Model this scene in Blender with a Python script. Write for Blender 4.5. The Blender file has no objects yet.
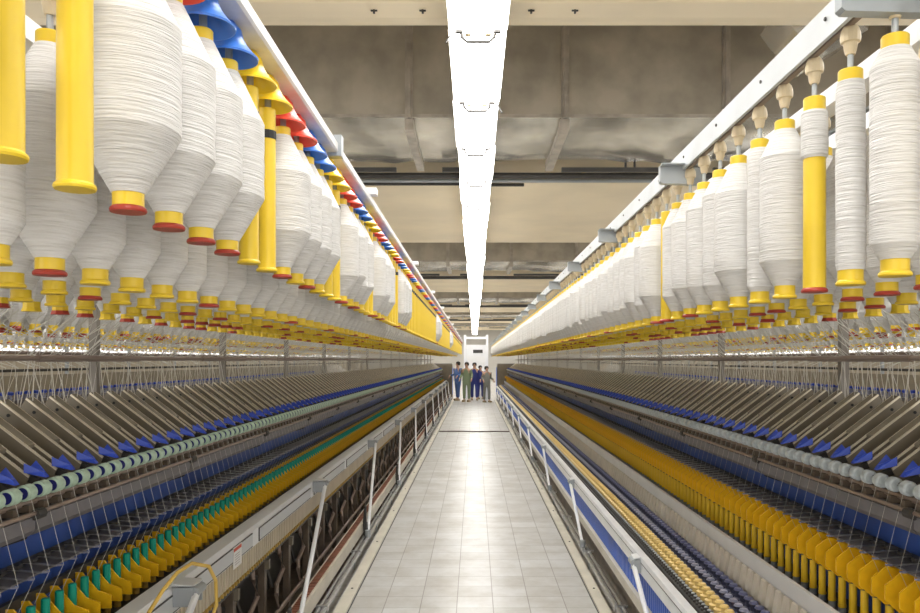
import bpy, math, random
from mathutils import Vector
C = bpy.context.scene.collection
R = random.Random(7)
H = 1.6                      # eye height
PI = math.pi
Y_END = 30.0

# ------------------------------------------------------------------ materials
def mat(name, col, rough=0.5, metal=0.0, noise=0.0, nscale=8.0, bump=0.0, bscale=40.0, spec=0.5, emit=0.0, alt=None, stretch=(1, 1, 1)):
    m = bpy.data.materials.new(name); m.use_nodes = True
    nt = m.node_tree; b = nt.nodes['Principled BSDF']
    b.inputs['Base Color'].default_value = (*col, 1)
    b.inputs['Roughness'].default_value = rough
    b.inputs['Metallic'].default_value = metal
    b.inputs['Specular IOR Level'].default_value = spec
    tc = nt.nodes.new('ShaderNodeTexCoord'); mp = nt.nodes.new('ShaderNodeMapping')
    mp.inputs['Scale'].default_value = stretch
    nt.links.new(tc.outputs['Object'], mp.inputs['Vector'])
    n = nt.nodes.new('ShaderNodeTexNoise'); n.inputs['Scale'].default_value = nscale; n.inputs['Detail'].default_value = 4
    nt.links.new(mp.outputs[0], n.inputs['Vector'])
    cr = nt.nodes.new('ShaderNodeValToRGB')
    a = alt or tuple(c * (1 - noise) for c in col)
    cr.color_ramp.elements[0].position = 0.35; cr.color_ramp.elements[0].color = (*a, 1)
    cr.color_ramp.elements[1].position = 0.62; cr.color_ramp.elements[1].color = (*col, 1)
    nt.links.new(n.outputs['Fac'], cr.inputs[0]); nt.links.new(cr.outputs[0], b.inputs['Base Color'])
    if bump:
        n2 = nt.nodes.new('ShaderNodeTexNoise'); n2.inputs['Scale'].default_value = bscale; n2.inputs['Detail'].default_value = 3
        nt.links.new(mp.outputs[0], n2.inputs['Vector'])
        bp = nt.nodes.new('ShaderNodeBump'); bp.inputs['Strength'].default_value = bump; bp.inputs['Distance'].default_value = 0.01
        nt.links.new(n2.outputs['Fac'], bp.inputs['Height']); nt.links.new(bp.outputs[0], b.inputs['Normal'])
    if emit:
        b.inputs['Emission Color'].default_value = (1.0, 0.985, 0.95, 1); b.inputs['Emission Strength'].default_value = emit
    return m

def yarn_mat():
    m = bpy.data.materials.new('white_yarn'); m.use_nodes = True
    nt = m.node_tree; b = nt.nodes['Principled BSDF']; b.inputs['Roughness'].default_value = 0.95
    b.inputs['Specular IOR Level'].default_value = 0.1
    tc = nt.nodes.new('ShaderNodeTexCoord'); mp = nt.nodes.new('ShaderNodeMapping')
    mp.inputs['Scale'].default_value = (16, 16, 300)
    nt.links.new(tc.outputs['Object'], mp.inputs['Vector'])
    n = nt.nodes.new('ShaderNodeTexNoise'); n.inputs['Scale'].default_value = 1.0; n.inputs['Detail'].default_value = 3
    nt.links.new(mp.outputs[0], n.inputs['Vector'])
    cr = nt.nodes.new('ShaderNodeValToRGB')
    cr.color_ramp.elements[0].position = 0.3; cr.color_ramp.elements[0].color = (0.66, 0.645, 0.615, 1)
    cr.color_ramp.elements[1].position = 0.62; cr.color_ramp.elements[1].color = (0.775, 0.765, 0.745, 1)
    nt.links.new(n.outputs['Fac'], cr.inputs[0]); nt.links.new(cr.outputs[0], b.inputs['Base Color'])
    bp = nt.nodes.new('ShaderNodeBump'); bp.inputs['Strength'].default_value = 0.9; bp.inputs['Distance'].default_value = 0.005
    nt.links.new(n.outputs['Fac'], bp.inputs['Height']); nt.links.new(bp.outputs[0], b.inputs['Normal'])
    return m

def floor_mat():
    m = bpy.data.materials.new('floor_tiles'); m.use_nodes = True
    nt = m.node_tree; b = nt.nodes['Principled BSDF']
    tc = nt.nodes.new('ShaderNodeTexCoord'); mp = nt.nodes.new('ShaderNodeMapping')
    mp.inputs['Location'].default_value = (0.115, 0.05, 0)
    nt.links.new(tc.outputs['Object'], mp.inputs['Vector'])
    br = nt.nodes.new('ShaderNodeTexBrick'); br.offset = 0.0; br.squash = 1.0
    br.inputs['Scale'].default_value = 1.0; br.inputs['Brick Width'].default_value = 0.236; br.inputs['Row Height'].default_value = 0.236
    br.inputs['Mortar Size'].default_value = 0.0035; br.inputs['Mortar Smooth'].default_value = 0.3; br.inputs['Bias'].default_value = -0.2
    br.inputs['Color1'].default_value = (0.50, 0.49, 0.465, 1); br.inputs['Color2'].default_value = (0.60, 0.60, 0.59, 1)
    br.inputs['Mortar'].default_value = (0.27, 0.25, 0.22, 1)
    nt.links.new(mp.outputs[0], br.inputs['Vector'])
    n = nt.nodes.new('ShaderNodeTexNoise'); n.inputs['Scale'].default_value = 3.2; n.inputs['Detail'].default_value = 6; n.inputs['Roughness'].default_value = 0.7
    nt.links.new(tc.outputs['Object'], n.inputs['Vector'])
    cr = nt.nodes.new('ShaderNodeValToRGB')
    cr.color_ramp.elements[0].position = 0.35; cr.color_ramp.elements[0].color = (0.82, 0.79, 0.74, 1)
    cr.color_ramp.elements[1].position = 0.6; cr.color_ramp.elements[1].color = (1, 1, 1, 1)
    nt.links.new(n.outputs['Fac'], cr.inputs[0])
    mx = nt.nodes.new('ShaderNodeMixRGB'); mx.blend_type = 'MULTIPLY'; mx.inputs[0].default_value = 1
    nt.links.new(br.outputs['Color'], mx.inputs[1]); nt.links.new(cr.outputs[0], mx.inputs[2])
    nt.links.new(mx.outputs[0], b.inputs['Base Color'])
    rr = nt.nodes.new('ShaderNodeMapRange'); rr.inputs['To Min'].default_value = 0.45; rr.inputs['To Max'].default_value = 0.27
    nt.links.new(n.outputs['Fac'], rr.inputs[0]); nt.links.new(rr.outputs[0], b.inputs['Roughness'])
    bp = nt.nodes.new('ShaderNodeBump'); bp.inputs['Strength'].default_value = 0.25; bp.inputs['Distance'].default_value = 0.004; bp.invert = True
    nt.links.new(br.outputs['Fac'], bp.inputs['Height']); nt.links.new(bp.outputs[0], b.inputs['Normal'])
    return m

M = {}
M['yarn'] = yarn_mat()
M['strand'] = mat('pale_strand', (0.62, 0.60, 0.54), 0.8)
M['floor'] = floor_mat()
M['yellow'] = mat('yellow_plastic', (0.86, 0.60, 0.035), 0.33, noise=0.06, nscale=12)
M['amber'] = mat('amber_plastic', (0.96, 0.55, 0.012), 0.4, noise=0.12, nscale=20)
M['brownamber'] = mat('dull_amber', (0.50, 0.32, 0.06), 0.5, noise=0.3, nscale=30)
M['red'] = mat('red_plastic', (0.42, 0.05, 0.03), 0.35, noise=0.1)
M['bell_red'] = mat('bell_red', (0.85, 0.075, 0.04), 0.3)
M['bell_blue'] = mat('bell_blue', (0.035, 0.17, 0.62), 0.3)
M['bell_yellow'] = mat('bell_yellow', (0.93, 0.63, 0.01), 0.3)
M['cream_plastic'] = mat('cream_plastic', (0.72, 0.60, 0.40), 0.4, noise=0.08)
M['alu'] = mat('aluminium', (0.84, 0.85, 0.86), 0.35, metal=0.25, noise=0.12, nscale=6)
M['whitemetal'] = mat('white_painted_metal', (0.88, 0.89, 0.90), 0.4, noise=0.06, nscale=5)
M['greymetal'] = mat('grey_metal', (0.42, 0.45, 0.47), 0.4, metal=0.3, noise=0.1)
M['steel'] = mat('steel', (0.50, 0.50, 0.50), 0.28, metal=0.85, noise=0.15, nscale=20)
M['postmetal'] = mat('brown_grey_post', (0.26, 0.235, 0.205), 0.45, metal=0.2)
M['tubeyellow'] = mat('spindle_yellow', (0.97, 0.64, 0.03), 0.35, noise=0.06)
M['railsilver'] = mat('rail_silver', (0.80, 0.79, 0.78), 0.45, metal=0.1, noise=0.2, nscale=9)
M['channel'] = mat('channel_grey', (0.60, 0.63, 0.65), 0.45, metal=0.1, noise=0.12, nscale=5)
M['panelgrey'] = mat('inset_grey', (0.60, 0.62, 0.63), 0.35, metal=0.2)
M['dark'] = mat('dark_iron', (0.06, 0.055, 0.05), 0.55, noise=0.3)
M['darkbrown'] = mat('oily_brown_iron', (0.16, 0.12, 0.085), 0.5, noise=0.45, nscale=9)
M['bar'] = mat('dark_grey_duct', (0.19, 0.18, 0.19), 0.45, noise=0.2)
M['tan'] = mat('tan_painted_metal', (0.23, 0.195, 0.14), 0.42, noise=0.12, nscale=7, metal=0.15)
M['tanedge'] = mat('pale_tan_edge', (0.80, 0.72, 0.56), 0.35, metal=0.3)  # edge tone, paler than the arm plates
M['tandeep'] = mat('dark_brown_panel', (0.15, 0.125, 0.095), 0.6, noise=0.3, nscale=10)  # deeper brown than the arms in front of it
M['brown'] = mat('brown_pipe', (0.28, 0.21, 0.17), 0.4, metal=0.3)
M['blue'] = mat('blue_painted_metal', (0.05, 0.12, 0.46), 0.4, noise=0.3, nscale=2.5)
M['bluebright'] = mat('blue_cover', (0.03, 0.13, 0.62), 0.35, noise=0.15, nscale=5)
M['bluenose'] = mat('blue_plastic', (0.03, 0.08, 0.55), 0.35)
M['navy'] = mat('navy_plastic', (0.02, 0.025, 0.19), 0.4)
M['cotgreen'] = mat('pale_green_rubber', (0.50, 0.66, 0.52), 0.5, noise=0.2, nscale=50)
M['cotgrey'] = mat('grey_rubber', (0.60, 0.66, 0.68), 0.5, noise=0.2, nscale=50)
M['cotteal'] = mat('grey_teal_rubber', (0.25, 0.42, 0.43), 0.5)
M['teal'] = mat('teal_tube', (0.0, 0.36, 0.25), 0.4, noise=0.1)
M['creampaint'] = mat('cream_paint', (0.66, 0.61, 0.50), 0.45, noise=0.12, nscale=5)
M['ivory'] = mat('ivory_plastic', (0.82, 0.76, 0.65), 0.4, noise=0.08)
M['ribtan'] = mat('tan_ribs', (0.60, 0.52, 0.39), 0.5, noise=0.12)
M['pegyellow'] = mat('peg_yellow', (0.80, 0.57, 0.20), 0.4, noise=0.1)
M['pegdark'] = mat('peg_dark', (0.05, 0.055, 0.10), 0.4)
M['pegmid'] = mat('peg_slate', (0.12, 0.13, 0.24), 0.35)
M['pegtip'] = mat('peg_tip', (0.24, 0.25, 0.34), 0.3)
M['ladder'] = mat('rust_red_belt', (0.30, 0.11, 0.06), 0.6, noise=0.4, nscale=20)
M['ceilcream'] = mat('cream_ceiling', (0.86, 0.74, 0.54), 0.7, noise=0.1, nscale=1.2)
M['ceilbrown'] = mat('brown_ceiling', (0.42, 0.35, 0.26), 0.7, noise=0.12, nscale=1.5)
M['ductpanel'] = mat('dull_duct_sheet', (0.47, 0.42, 0.335), 0.55, metal=0.1, noise=0.30, nscale=2.6, bump=0.15, bscale=6)
M['ductseam'] = mat('duct_seam', (0.50, 0.45, 0.38), 0.5, metal=0.3, noise=0.3, nscale=6)
M['foil'] = mat('crumpled_foil', (0.66, 0.62, 0.54), 0.25, metal=0.8, noise=0.45, nscale=1.8, bump=1.0, bscale=2.2)
M['wall'] = mat('pale_wall', (0.62, 0.60, 0.55), 0.7, noise=0.06, nscale=1)
M['walltan'] = mat('tan_wall', (0.50, 0.44, 0.34), 0.7, noise=0.15, nscale=2)
M['lamp'] = mat('lit_diffuser', (1, 1, 1), 0.5, emit=7.0)
M['lampwhite'] = mat('lamp_housing', (0.85, 0.85, 0.84), 0.4)
M['black'] = mat('black_rubber_and_shadow', (0.02, 0.02, 0.02), 0.5)  # rubber parts, also the painted shadow line at the kerbs
M['skin'] = mat('skin', (0.50, 0.30, 0.20), 0.5)
M['hair'] = mat('dark_hair', (0.02, 0.015, 0.012), 0.6)
M['cloth_navy'] = mat('navy_cloth', (0.03, 0.04, 0.20), 0.8)
M['cloth_blue'] = mat('blue_cloth', (0.08, 0.15, 0.36), 0.8)
M['cloth_green'] = mat('olive_green_cloth', (0.22, 0.27, 0.16), 0.8)
M['cloth_grey'] = mat('grey_olive_cloth', (0.22, 0.22, 0.19), 0.8)
M['shoe'] = mat('tan_shoe', (0.32, 0.24, 0.12), 0.6)
M['paper'] = mat('white_sticker', (0.85, 0.84, 0.82), 0.5)
M['redprint'] = mat('red_print', (0.7, 0.10, 0.05), 0.5)
M['greyprint'] = mat('grey_print', (0.45, 0.43, 0.42), 0.5)
M['cable'] = mat('yellow_cable', (0.75, 0.50, 0.10), 0.4)

# ------------------------------------------------------------------ mesh builder
class MB:
    def __init__(s): s.v = []; s.f = []; s.m = []; s.mats = []
    def mi(s, m):
        m = M[m] if isinstance(m, str) else m
        if m not in s.mats: s.mats.append(m)
        return s.mats.index(m)
    def box(s, x0, x1, y0, y1, z0, z1, m):
        if x0 > x1: x0, x1 = x1, x0
        if z0 > z1: z0, z1 = z1, z0
        i = len(s.v); k = s.mi(m)
        s.v += [(x0,y0,z0),(x1,y0,z0),(x1,y1,z0),(x0,y1,z0),(x0,y0,z1),(x1,y0,z1),(x1,y1,z1),(x0,y1,z1)]
        s.f += [(i,i+3,i+2,i+1),(i+4,i+5,i+6,i+7),(i,i+1,i+5,i+4),(i+1,i+2,i+6,i+5),(i+2,i+3,i+7,i+6),(i+3,i,i+4,i+7)]
        s.m += [k]*6; return s
    def prism(s, pts, y0, y1, m):          # polygon in XZ extruded along Y
        n = len(pts); i = len(s.v); k = s.mi(m)
        a = sum(pts[j][0]*pts[(j+1)%n][1]-pts[(j+1)%n][0]*pts[j][1] for j in range(n))
        if a < 0: pts = pts[::-1]
        s.v += [(x, y0, z) for x, z in pts] + [(x, y1, z) for x, z in pts]
        s.f.append(tuple(range(i, i+n))); s.f.append(tuple(range(i+2*n-1, i+n-1, -1)))
        for j in range(n):
            q = (j+1) % n; s.f.append((i+q, i+j, i+n+j, i+n+q))
        s.m += [k]*(n+2); return s
    def lathe(s, prof, m, seg=12, o=(0,0,0), axis='z', capped=True, wob=0.0, mats=None, closed=False):
        i = len(s.v); k = s.mi(m)
        for r, h in prof:
            for j in range(seg):
                a = 2*PI*j/seg; rr = r*(1+wob*R.uniform(-1, 1))
                c, d = rr*math.cos(a), rr*math.sin(a)
                s.v.append((o[0]+c, o[1]+d, o[2]+h) if axis == 'z' else (o[0]+d, o[1]+h, o[2]+c) if axis == 'y' else (o[0]+h, o[1]+c, o[2]+d))
        n = len(prof)
        for a in range(n-1):
            kk = s.mi(mats[a]) if mats else k
            for j in range(seg):
                q = (j+1) % seg
                s.f.append((i+a*seg+j, i+a*seg+q, i+(a+1)*seg+q, i+(a+1)*seg+j)); s.m.append(kk)
        if capped:
            s.f.append(tuple(i+seg-1-j for j in range(seg))); s.m.append(s.mi(mats[0]) if mats else k)
            s.f.append(tuple(i+(n-1)*seg+j for j in range(seg))); s.m.append(s.mi(mats[-1]) if mats else k)
        return s
    def tube(s, pts, r, m, seg=6):
        pts = [Vector(p) for p in pts]; i = len(s.v); k = s.mi(m); n = len(pts)
        for a, p in enumerate(pts):
            t = (pts[min(a+1, n-1)]-pts[max(a-1, 0)]).normalized()
            up = Vector((0,0,1)) if abs(t.z) < 0.9 else Vector((0,1,0))
            u = t.cross(up).normalized(); w = t.cross(u)
            rr = r[a] if isinstance(r, (list, tuple)) else r
            for j in range(seg):
                g = 2*PI*j/seg; q = p + u*(rr*math.cos(g)) + w*(rr*math.sin(g)); s.v.append(tuple(q))
        for a in range(n-1):
            for j in range(seg):
                q = (j+1) % seg
                s.f.append((i+a*seg+q, i+a*seg+j, i+(a+1)*seg+j, i+(a+1)*seg+q)); s.m.append(k)
        s.f.append(tuple(i+j for j in range(seg))); s.f.append(tuple(i+(n-1)*seg+seg-1-j for j in range(seg))); s.m += [k, k]
        return s
    def add(s, other, off):
        i = len(s.v); mp = [s.mi(x) for x in other.mats]
        s.v += [(a+off[0], b+off[1], c+off[2]) for a, b, c in other.v]
        s.f += [tuple(q+i for q in f) for f in other.f]; s.m += [mp[x] for x in other.m]; return s
    def mesh(s, name, smooth=False):
        me = bpy.data.meshes.new(name); me.from_pydata(s.v, [], s.f)
        for m in s.mats: me.materials.append(m)
        me.polygons.foreach_set('material_index', s.m)
        if smooth:
            me.polygons.foreach_set('use_smooth', [True]*len(s.f))
            try: me.set_sharp_from_angle(angle=math.radians(24))
            except Exception: pass
        me.update(); return me

def ob(name, mb, parent=None, loc=(0,0,0), smooth=False):
    me = mb.mesh(name, smooth) if isinstance(mb, MB) else mb
    o = bpy.data.objects.new(name, me); C.objects.link(o); o.location = loc
    if parent: o.parent = parent
    return o
def tag(o, label=None, cat=None, group=None, kind=None):
    if label: o['label'] = label
    if cat: o['category'] = cat
    if group: o['group'] = group
    if kind: o['kind'] = kind
    return o
def thing(name, label, cat, loc=(0,0,0), group=None):
    o = bpy.data.objects.new(name, None); C.objects.link(o); o.location = loc; o.empty_display_size = 0.05
    return tag(o, label, cat, group)
def dup(o, loc, parent=None, label=None, cat=None, group=None):
    c = o.copy(); C.objects.link(c); c.location = loc; c.parent = parent
    for k in ('label', 'category', 'group', 'kind'):
        if k in c: del c[k]
    tag(c, label, cat, group)
    for ch in o.children:
        d = ch.copy(); C.objects.link(d); d.parent = c
    return c
def ordn(n):
    return '%d%s' % (n, 'th' if 10 <= n % 100 <= 20 else {1: 'st', 2: 'nd', 3: 'rd'}.get(n % 10, 'th'))
def struct(name, mb, **k): return tag(ob(name, mb, **k), kind='structure')
def row(y0, pitch, y1):
    out = []; y = y0
    while y < y1: out.append(y); y += pitch
    return out
def repeat_parts(name, proto_mb, parent, places, smooth=False, limit=100, sub=None, label=None):
    """the nearest `limit` places get a part each, the rest go into one stuff part"""
    me = proto_mb.mesh(name, smooth); sm = [(n, b.mesh(n, sm_)) for n, b, sm_ in (sub or [])]
    for p in places[:limit]:
        o = bpy.data.objects.new(name, me); C.objects.link(o); o.parent = parent; o.location = p
        if label: o['label'] = label
        for n, q in sm:
            d = bpy.data.objects.new(n, q); C.objects.link(d); d.parent = o
    if len(places) > limit:
        b = MB()
        for p in places[limit:]:
            b.add(proto_mb, p)
            for n, q, _ in (sub or []): b.add(q, p)
        tag(ob('distant_' + name + 's', b, parent, smooth=False), kind='stuff')

# ------------------------------------------------------------------ the hall
HW = 8.6; YB = -5.0; YF = 58.0
struct('floor', MB().box(-HW, HW, YB, YF, -0.1, 0, 'floor'))
for s in (-1, 1):
    side = 'left' if s < 0 else 'right'
    struct('wall_'+side, MB().box(s*HW, s*(HW+0.2), YB, YF, 0, 1.75, 'walltan').box(s*HW, s*(HW+0.2), YB, YF, 4.2, 5, 'wall'))
    b = MB()
    for y in row(YB+0.5, 2.4, YF): b.box(s*(HW+0.05), s*(HW+0.15), y-0.05, y+0.05, 1.75, 4.2, 'whitemetal')
    b.box(s*(HW+0.07), s*(HW+0.13), YB, YF, 2.55, 2.62, 'whitemetal')
    struct('added_light_opening_%d' % (1 if s < 0 else 2), b)  # opening with mullions, added to let fill light in from the side
struct('wall_far', MB().box(-HW-0.2, HW+0.2, YF, YF+0.2, 0, 5, 'wall'))
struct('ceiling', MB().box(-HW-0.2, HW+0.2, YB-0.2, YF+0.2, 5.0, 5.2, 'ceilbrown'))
n = 1
zc = H + 2.16
b = MB()
b.box(-HW, HW, YB, 4.60, zc+0.05, 5.0, 'ceilbrown')
b.prism([(0, 0), (1, 0), (1, 1), (0, 1)], 0, 0.001, 'ceilcream')
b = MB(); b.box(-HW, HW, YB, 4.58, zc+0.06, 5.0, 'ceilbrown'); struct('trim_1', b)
b = MB(); b.box(-HW, HW, 4.58, 4.80, zc, 5.0, 'ceilcream')
i = len(b.v); b.v += [(-HW, 4.8, zc), (HW, 4.8, zc), (HW, 5.10, zc+0.085), (-HW, 5.10, zc+0.085), (-HW, 5.10, 5.0), (HW, 5.10, 5.0), (-HW, 4.8, 5.0), (HW, 4.8, 5.0)]
b.f += [(i+3, i+2, i+1, i), (i+2, i+3, i+4, i+5)]; b.m += [0, 0]
for x in (-0.62, -0.32, 0.35, 0.62):
    b.box(x-0.006, x+0.006, 4.68, 4.70, zc-0.02, zc, 'dark'); b.box(x-0.02, x+0.02, 4.685, 4.695, zc-0.008, zc, 'dark')
struct('trim_2', b)
for k, y in enumerate((9.28, 19.5, 29.7, 39.9, 50.1)):
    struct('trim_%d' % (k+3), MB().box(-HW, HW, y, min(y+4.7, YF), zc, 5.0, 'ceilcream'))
# big rectangular ducts across the hall, foil-wrapped below
seams = (-0.60, 0.83, 2.30, 3.8, 5.3, 6.8, -2.05, -3.5, -5.0, -6.5)
where = ['nearest', 'second nearest', 'third nearest', 'fourth nearest', 'farthest']
for k, y in enumerate((6.96, 17.16, 27.36, 37.56, 47.76)):
    t = thing('air_duct', 'wide dull grey-brown sheet metal air duct with foil underside, %s across the ceiling' % where[k], 'air duct', (0, y, H+2.18), 'air ducts across the ceiling')
    ob('duct_panel', MB().box(-HW, HW, 0, 1.54, 0.06, 0.92, 'ductpanel'), t)
    b = MB()
    for x in seams: b.box(x-0.035, x+0.035, -0.03, 0, 0.03, 0.9, 'ductseam'); b.box(x-0.015, x+0.015, -0.05, 0, 0.03, 0.9, 'ductseam')
    b.box(-HW, HW, -0.012, 0, 0.04, 0.07, 'ductseam'); ob('duct_seam', b, t)
    b = MB(); nx, ny = 90, 9; rr = random.Random(k)
    i0 = len(b.v); b.mi('foil')
    for iy in range(ny):
        for ix in range(nx):
            x = -HW + 2*HW*ix/(nx-1); yy = 1.54*iy/(ny-1)
            z = 0.01 + rr.uniform(-0.018, 0.018) + 0.02*math.sin(x*2.1+k) - 0.05*math.sin(PI*iy/(ny-1)) * (0.6+0.4*math.sin(x*3.7))
            b.v.append((x, yy, 0.06 if iy in (0, ny-1) else z))
    for iy in range(ny-1):
        for ix in range(nx-1):
            a = iy*nx+ix; b.f.append((a, a+nx, a+nx+1, a+1)); b.m.append(0)
    ob('foil_wrap', b, t, smooth=True)
    for x in seams:
        b2 = MB(); b2.prism([(x-0.04, -0.07), (x+0.04, -0.07), (x+0.04, 0.03), (x-0.04, 0.03)], 0.0, 1.54, 'ductseam'); 
        if abs(x) < 4: ob('hanger_strap', b2, t)
    for (x0, x1) in ((-1.95, -0.85), (-0.35, -0.12), (0.95, 2.05), (2.6, 3.9)):
        ob('support_bar', MB().box(x0, x1, 1.30, 1.345, -0.13, -0.085, 'dark'), t)
for k, (y, z, r, x0, x1) in enumerate(((8.62, H+2.09, 0.035, -HW, HW), (8.95, H+2.11, 0.022, -HW, HW), (9.15, H+2.12, 0.02, -1.7, -0.05), (9.2, H+2.12, 0.02, 0.1, 0.6), (18.9, H+2.05, 0.04, -HW, HW), (29.0, H+2.05, 0.04, -HW, HW), (39.2, H+2.05, 0.04, -HW, HW))):
    lab = ['thick dark pipe across the ceiling in front of the wide cream beam', 'thinner dark pipe just behind the thick ceiling pipe', 'short dark pipe under the cream beam, left of the lamps',
           'short dark pipe under the cream beam, right of the lamps', 'dark ceiling pipe in front of the second cream beam', 'dark ceiling pipe in front of the third cream beam', 'dark ceiling pipe in front of the fourth cream beam'][k]
    o = ob('ceiling_pipe', MB().tube([(x0, 0, 0), (x1, 0, 0)], r, 'dark' if k != 1 else 'greymetal', 8), loc=(0, y, z), smooth=True); tag(o, lab, 'pipe', 'pipes below the ceiling')
t = thing('pipe_drop', 'pair of thin dark vertical rods hanging beside the ceiling ducts, right side', 'rod', (1.74, 8.5, H+2.1))
for dx in (-0.05, 0.05): ob('rod', MB().tube([(dx, 0, 0), (dx, 0, 0.25)], 0.013, 'dark', 6), t)
b = MB()   # faceted foil duct drop, top right
pr = [(2.30, 2.66), (2.62, 2.78), (3.05, 2.74), (2.98, 2.50), (2.62, 2.28), (2.42, 2.50)]
i = 0; b.mi('foil')
for yy, sc in ((5.75, 1.0), (6.2, 0.92)):
    for x, z in pr: b.v.append((2.65+(x-2.65)*sc, yy, H+2.55+(z-2.55)*sc))
b.v.append((2.72, 5.55, H+2.58)); m6 = len(pr)
for j in range(m6):
    q = (j+1) % m6; b.f.append((j, q, m6+q, m6+j)); b.m.append(0); b.f.append((q, j, 2*m6)); b.m.append(0)
b.f.append(tuple(range(2*m6-1, m6-1, -1))); b.m.append(0)
t = thing('foil_duct_elbow', 'crumpled grey foil duct elbow hanging above the right creel rail', 'air duct'); ob('foil_skin', b, t)
for x in (2.5, 2.9): ob('hanger_rod', MB().tube([(x, 6.0, H+2.65), (x, 6.0, 5.0)], 0.008, 'dark', 6), t)

# ------------------------------------------------------------------ lamps
def lamp_proto():
    t = thing('strip_light', 'x', 'ceiling lamp', (0.02, 3, H+1.9))
    b = MB(); b.prism([(-0.17, 0.01), (0.17, 0.01), (0.13, 0.075), (-0.13, 0.075)], 0.01, 1.19, 'lampwhite'); ob('housing', b, t)
    b = MB(); b.prism([(-0.165, -0.004), (-0.12, -0.03), (0.12, -0.03), (0.165, -0.004), (0.165, 0.01), (-0.165, 0.01)], 0.015, 1.185, 'lamp'); ob('diffuser', b, t)
    b = MB(); b.tube([(-0.10, 1.13, -0.020), (-0.09, 1.13, -0.07), (-0.065, 1.13, -0.095), (0.065, 1.13, -0.095), (0.09, 1.13, -0.07), (0.10, 1.13, -0.020)], 0.010, 'dark', 8); b.box(-0.13, -0.09, 1.115, 1.145, -0.045, -0.02, 'dark'); b.box(0.09, 0.13, 1.115, 1.145, -0.045, -0.02, 'dark')
    b.box(-0.075, -0.04, 1.12, 1.16, -0.055, -0.03, 'cream_plastic'); b.box(0.04, 0.075, 1.12, 1.16, -0.055, -0.03, 'cream_plastic'); ob('end_bracket', b, t)
    b = MB(); b.tube([(-0.12, 0, 0.07), (-0.12, 0, 0.125)], 0.006, 'greymetal', 5); b.tube([(0.12, 0, 0.07), (0.12, 0, 0.125)], 0.006, 'greymetal', 5); ob('hanger', b, t)
    return t
lp = lamp_proto()
for X, nm in ((0.02, 'middle'), (-3.3, 'left'), (3.3, 'right')):
    t = thing('lamp_track', 'thin grey carrier track above the %s row of strip lights' % nm, 'track', (X, 0, H+2.025))
    ob('track_profile', MB().box(-0.13, 0.13, -1.6, 56.2, 0, 0.02, 'greymetal'), t)
    for y in (1.0, 4.7, 9.6, 13.6, 19.9, 24.0, 30.1, 34.2, 40.3, 44.4, 50.5, 54.6): ob('hanger_rod', MB().tube([(0, y, 0.02), (0, y, 0.14)], 0.006, 'greymetal', 6), t)
for si, X in ((0, 0.02), (-1, -3.3), (1, 3.3)):
    for k in range(48):
        y = -1.62 + 1.2*k
        g = {0: 'strip lights over the aisle', -1: 'strip lights over the left neighbouring aisle', 1: 'strip lights over the right neighbouring aisle'}[si]
        if si == 0: lab = 'glowing white strip light over the aisle, %s from the camera' % ordn(k-2) if 3 <= k < 16 else ('far glowing strip light near the end of the aisle row' if k >= 16 else 'glowing strip light above and behind the viewer')
        else: lab = 'glowing white strip light over the neighbouring aisle to the %s' % ('left' if si < 0 else 'right')
        loc = (X + R.uniform(-0.012, 0.012)*(si == 0), y, H+1.9)
        if si == 0 and k == 0: lp.location = loc; tag(lp, lab, 'ceiling lamp', g)
        else:
            o = dup(lp, loc, None, lab, 'ceiling lamp', g)
            if si == 0 and k in (4, 5):
                q = -1 if k == 4 else 1
                ob('cord', MB().tube([(q*0.11, 1.13, -0.03), (q*0.15, 1.08, -0.07), (q*0.18, 1.06, -0.13)], 0.006, 'dark', 5), o)
# ------------------------------------------------------------------ floor trims, cable
for s, a, c, nm in ((-1, 0.80, 0.885, 'baseboard_left'), (1, 0.78, 0.862, 'baseboard_right')):
    b = MB(); b.box(s*(a+0.006), s*c, 0.5, Y_END+0.5, 0, 0.022, 'creampaint'); b.box(s*a, s*(a+0.006), 0.5, Y_END+0.5, 0, 0.006, 'black')  # thin black strip paints the shadow line along the kerb foot
    for y in row(1.2, 1.35, Y_END): b.lathe([(0.008, 0), (0.008, 0.004)], 'dark', 8, (s*(a+0.045), y, 0.022))
    struct(nm, b)
o = ob('floor_cable', MB().tube([(-0.79, 16.9, 0.012), (-0.3, 16.95, 0.012), (0.1, 16.86, 0.012), (0.5, 16.93, 0.012), (0.77, 16.85, 0.012)], 0.014, 'darkbrown', 8), smooth=True)
tag(o, 'dark cable lying across the tiled aisle floor', 'cable')

# ------------------------------------------------------------------ bobbins
def yarn_prof(Rm, z0=0.028, z1=0.378, rc=0.0235, n=4):
    lo = max(0.012, (Rm-rc)*1.75); hi = max(0.02, (Rm-rc)*2.05)
    p = [(rc, z0)]
    for a in range(1, n+1): p.append((rc+(Rm-rc)*a/n, z0+lo*a/n))
    m_ = 9
    for a in range(1, m_+1): p.append((Rm*(1+0.006*math.sin(a*2.3)), z0+lo+(z1-hi-z0-lo)*a/m_))
    for a in range(1, n+1): p.append((Rm+(rc-Rm)*a/n, z1-hi+hi*a/n))
    return p
def tube_mb(rim, seg=20, lo=0.0, L=0.40, r=0.0225, band=False):
    b = MB()
    rm = 'red' if rim == 'red' else 'yellow'
    prof = [(0.018, 0.0), (r+0.0028, 0.0), (r+0.0040, 0.003), (r+0.0032, 0.006), (r, 0.009), (r, 0.03), (r*0.97, L-0.002), (r*0.9, L)]
    b.lathe(prof, 'yellow', seg, mats=[rm, rm, rm, rm, 'yellow', 'yellow', 'yellow', 'yellow'])
    return b
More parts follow.
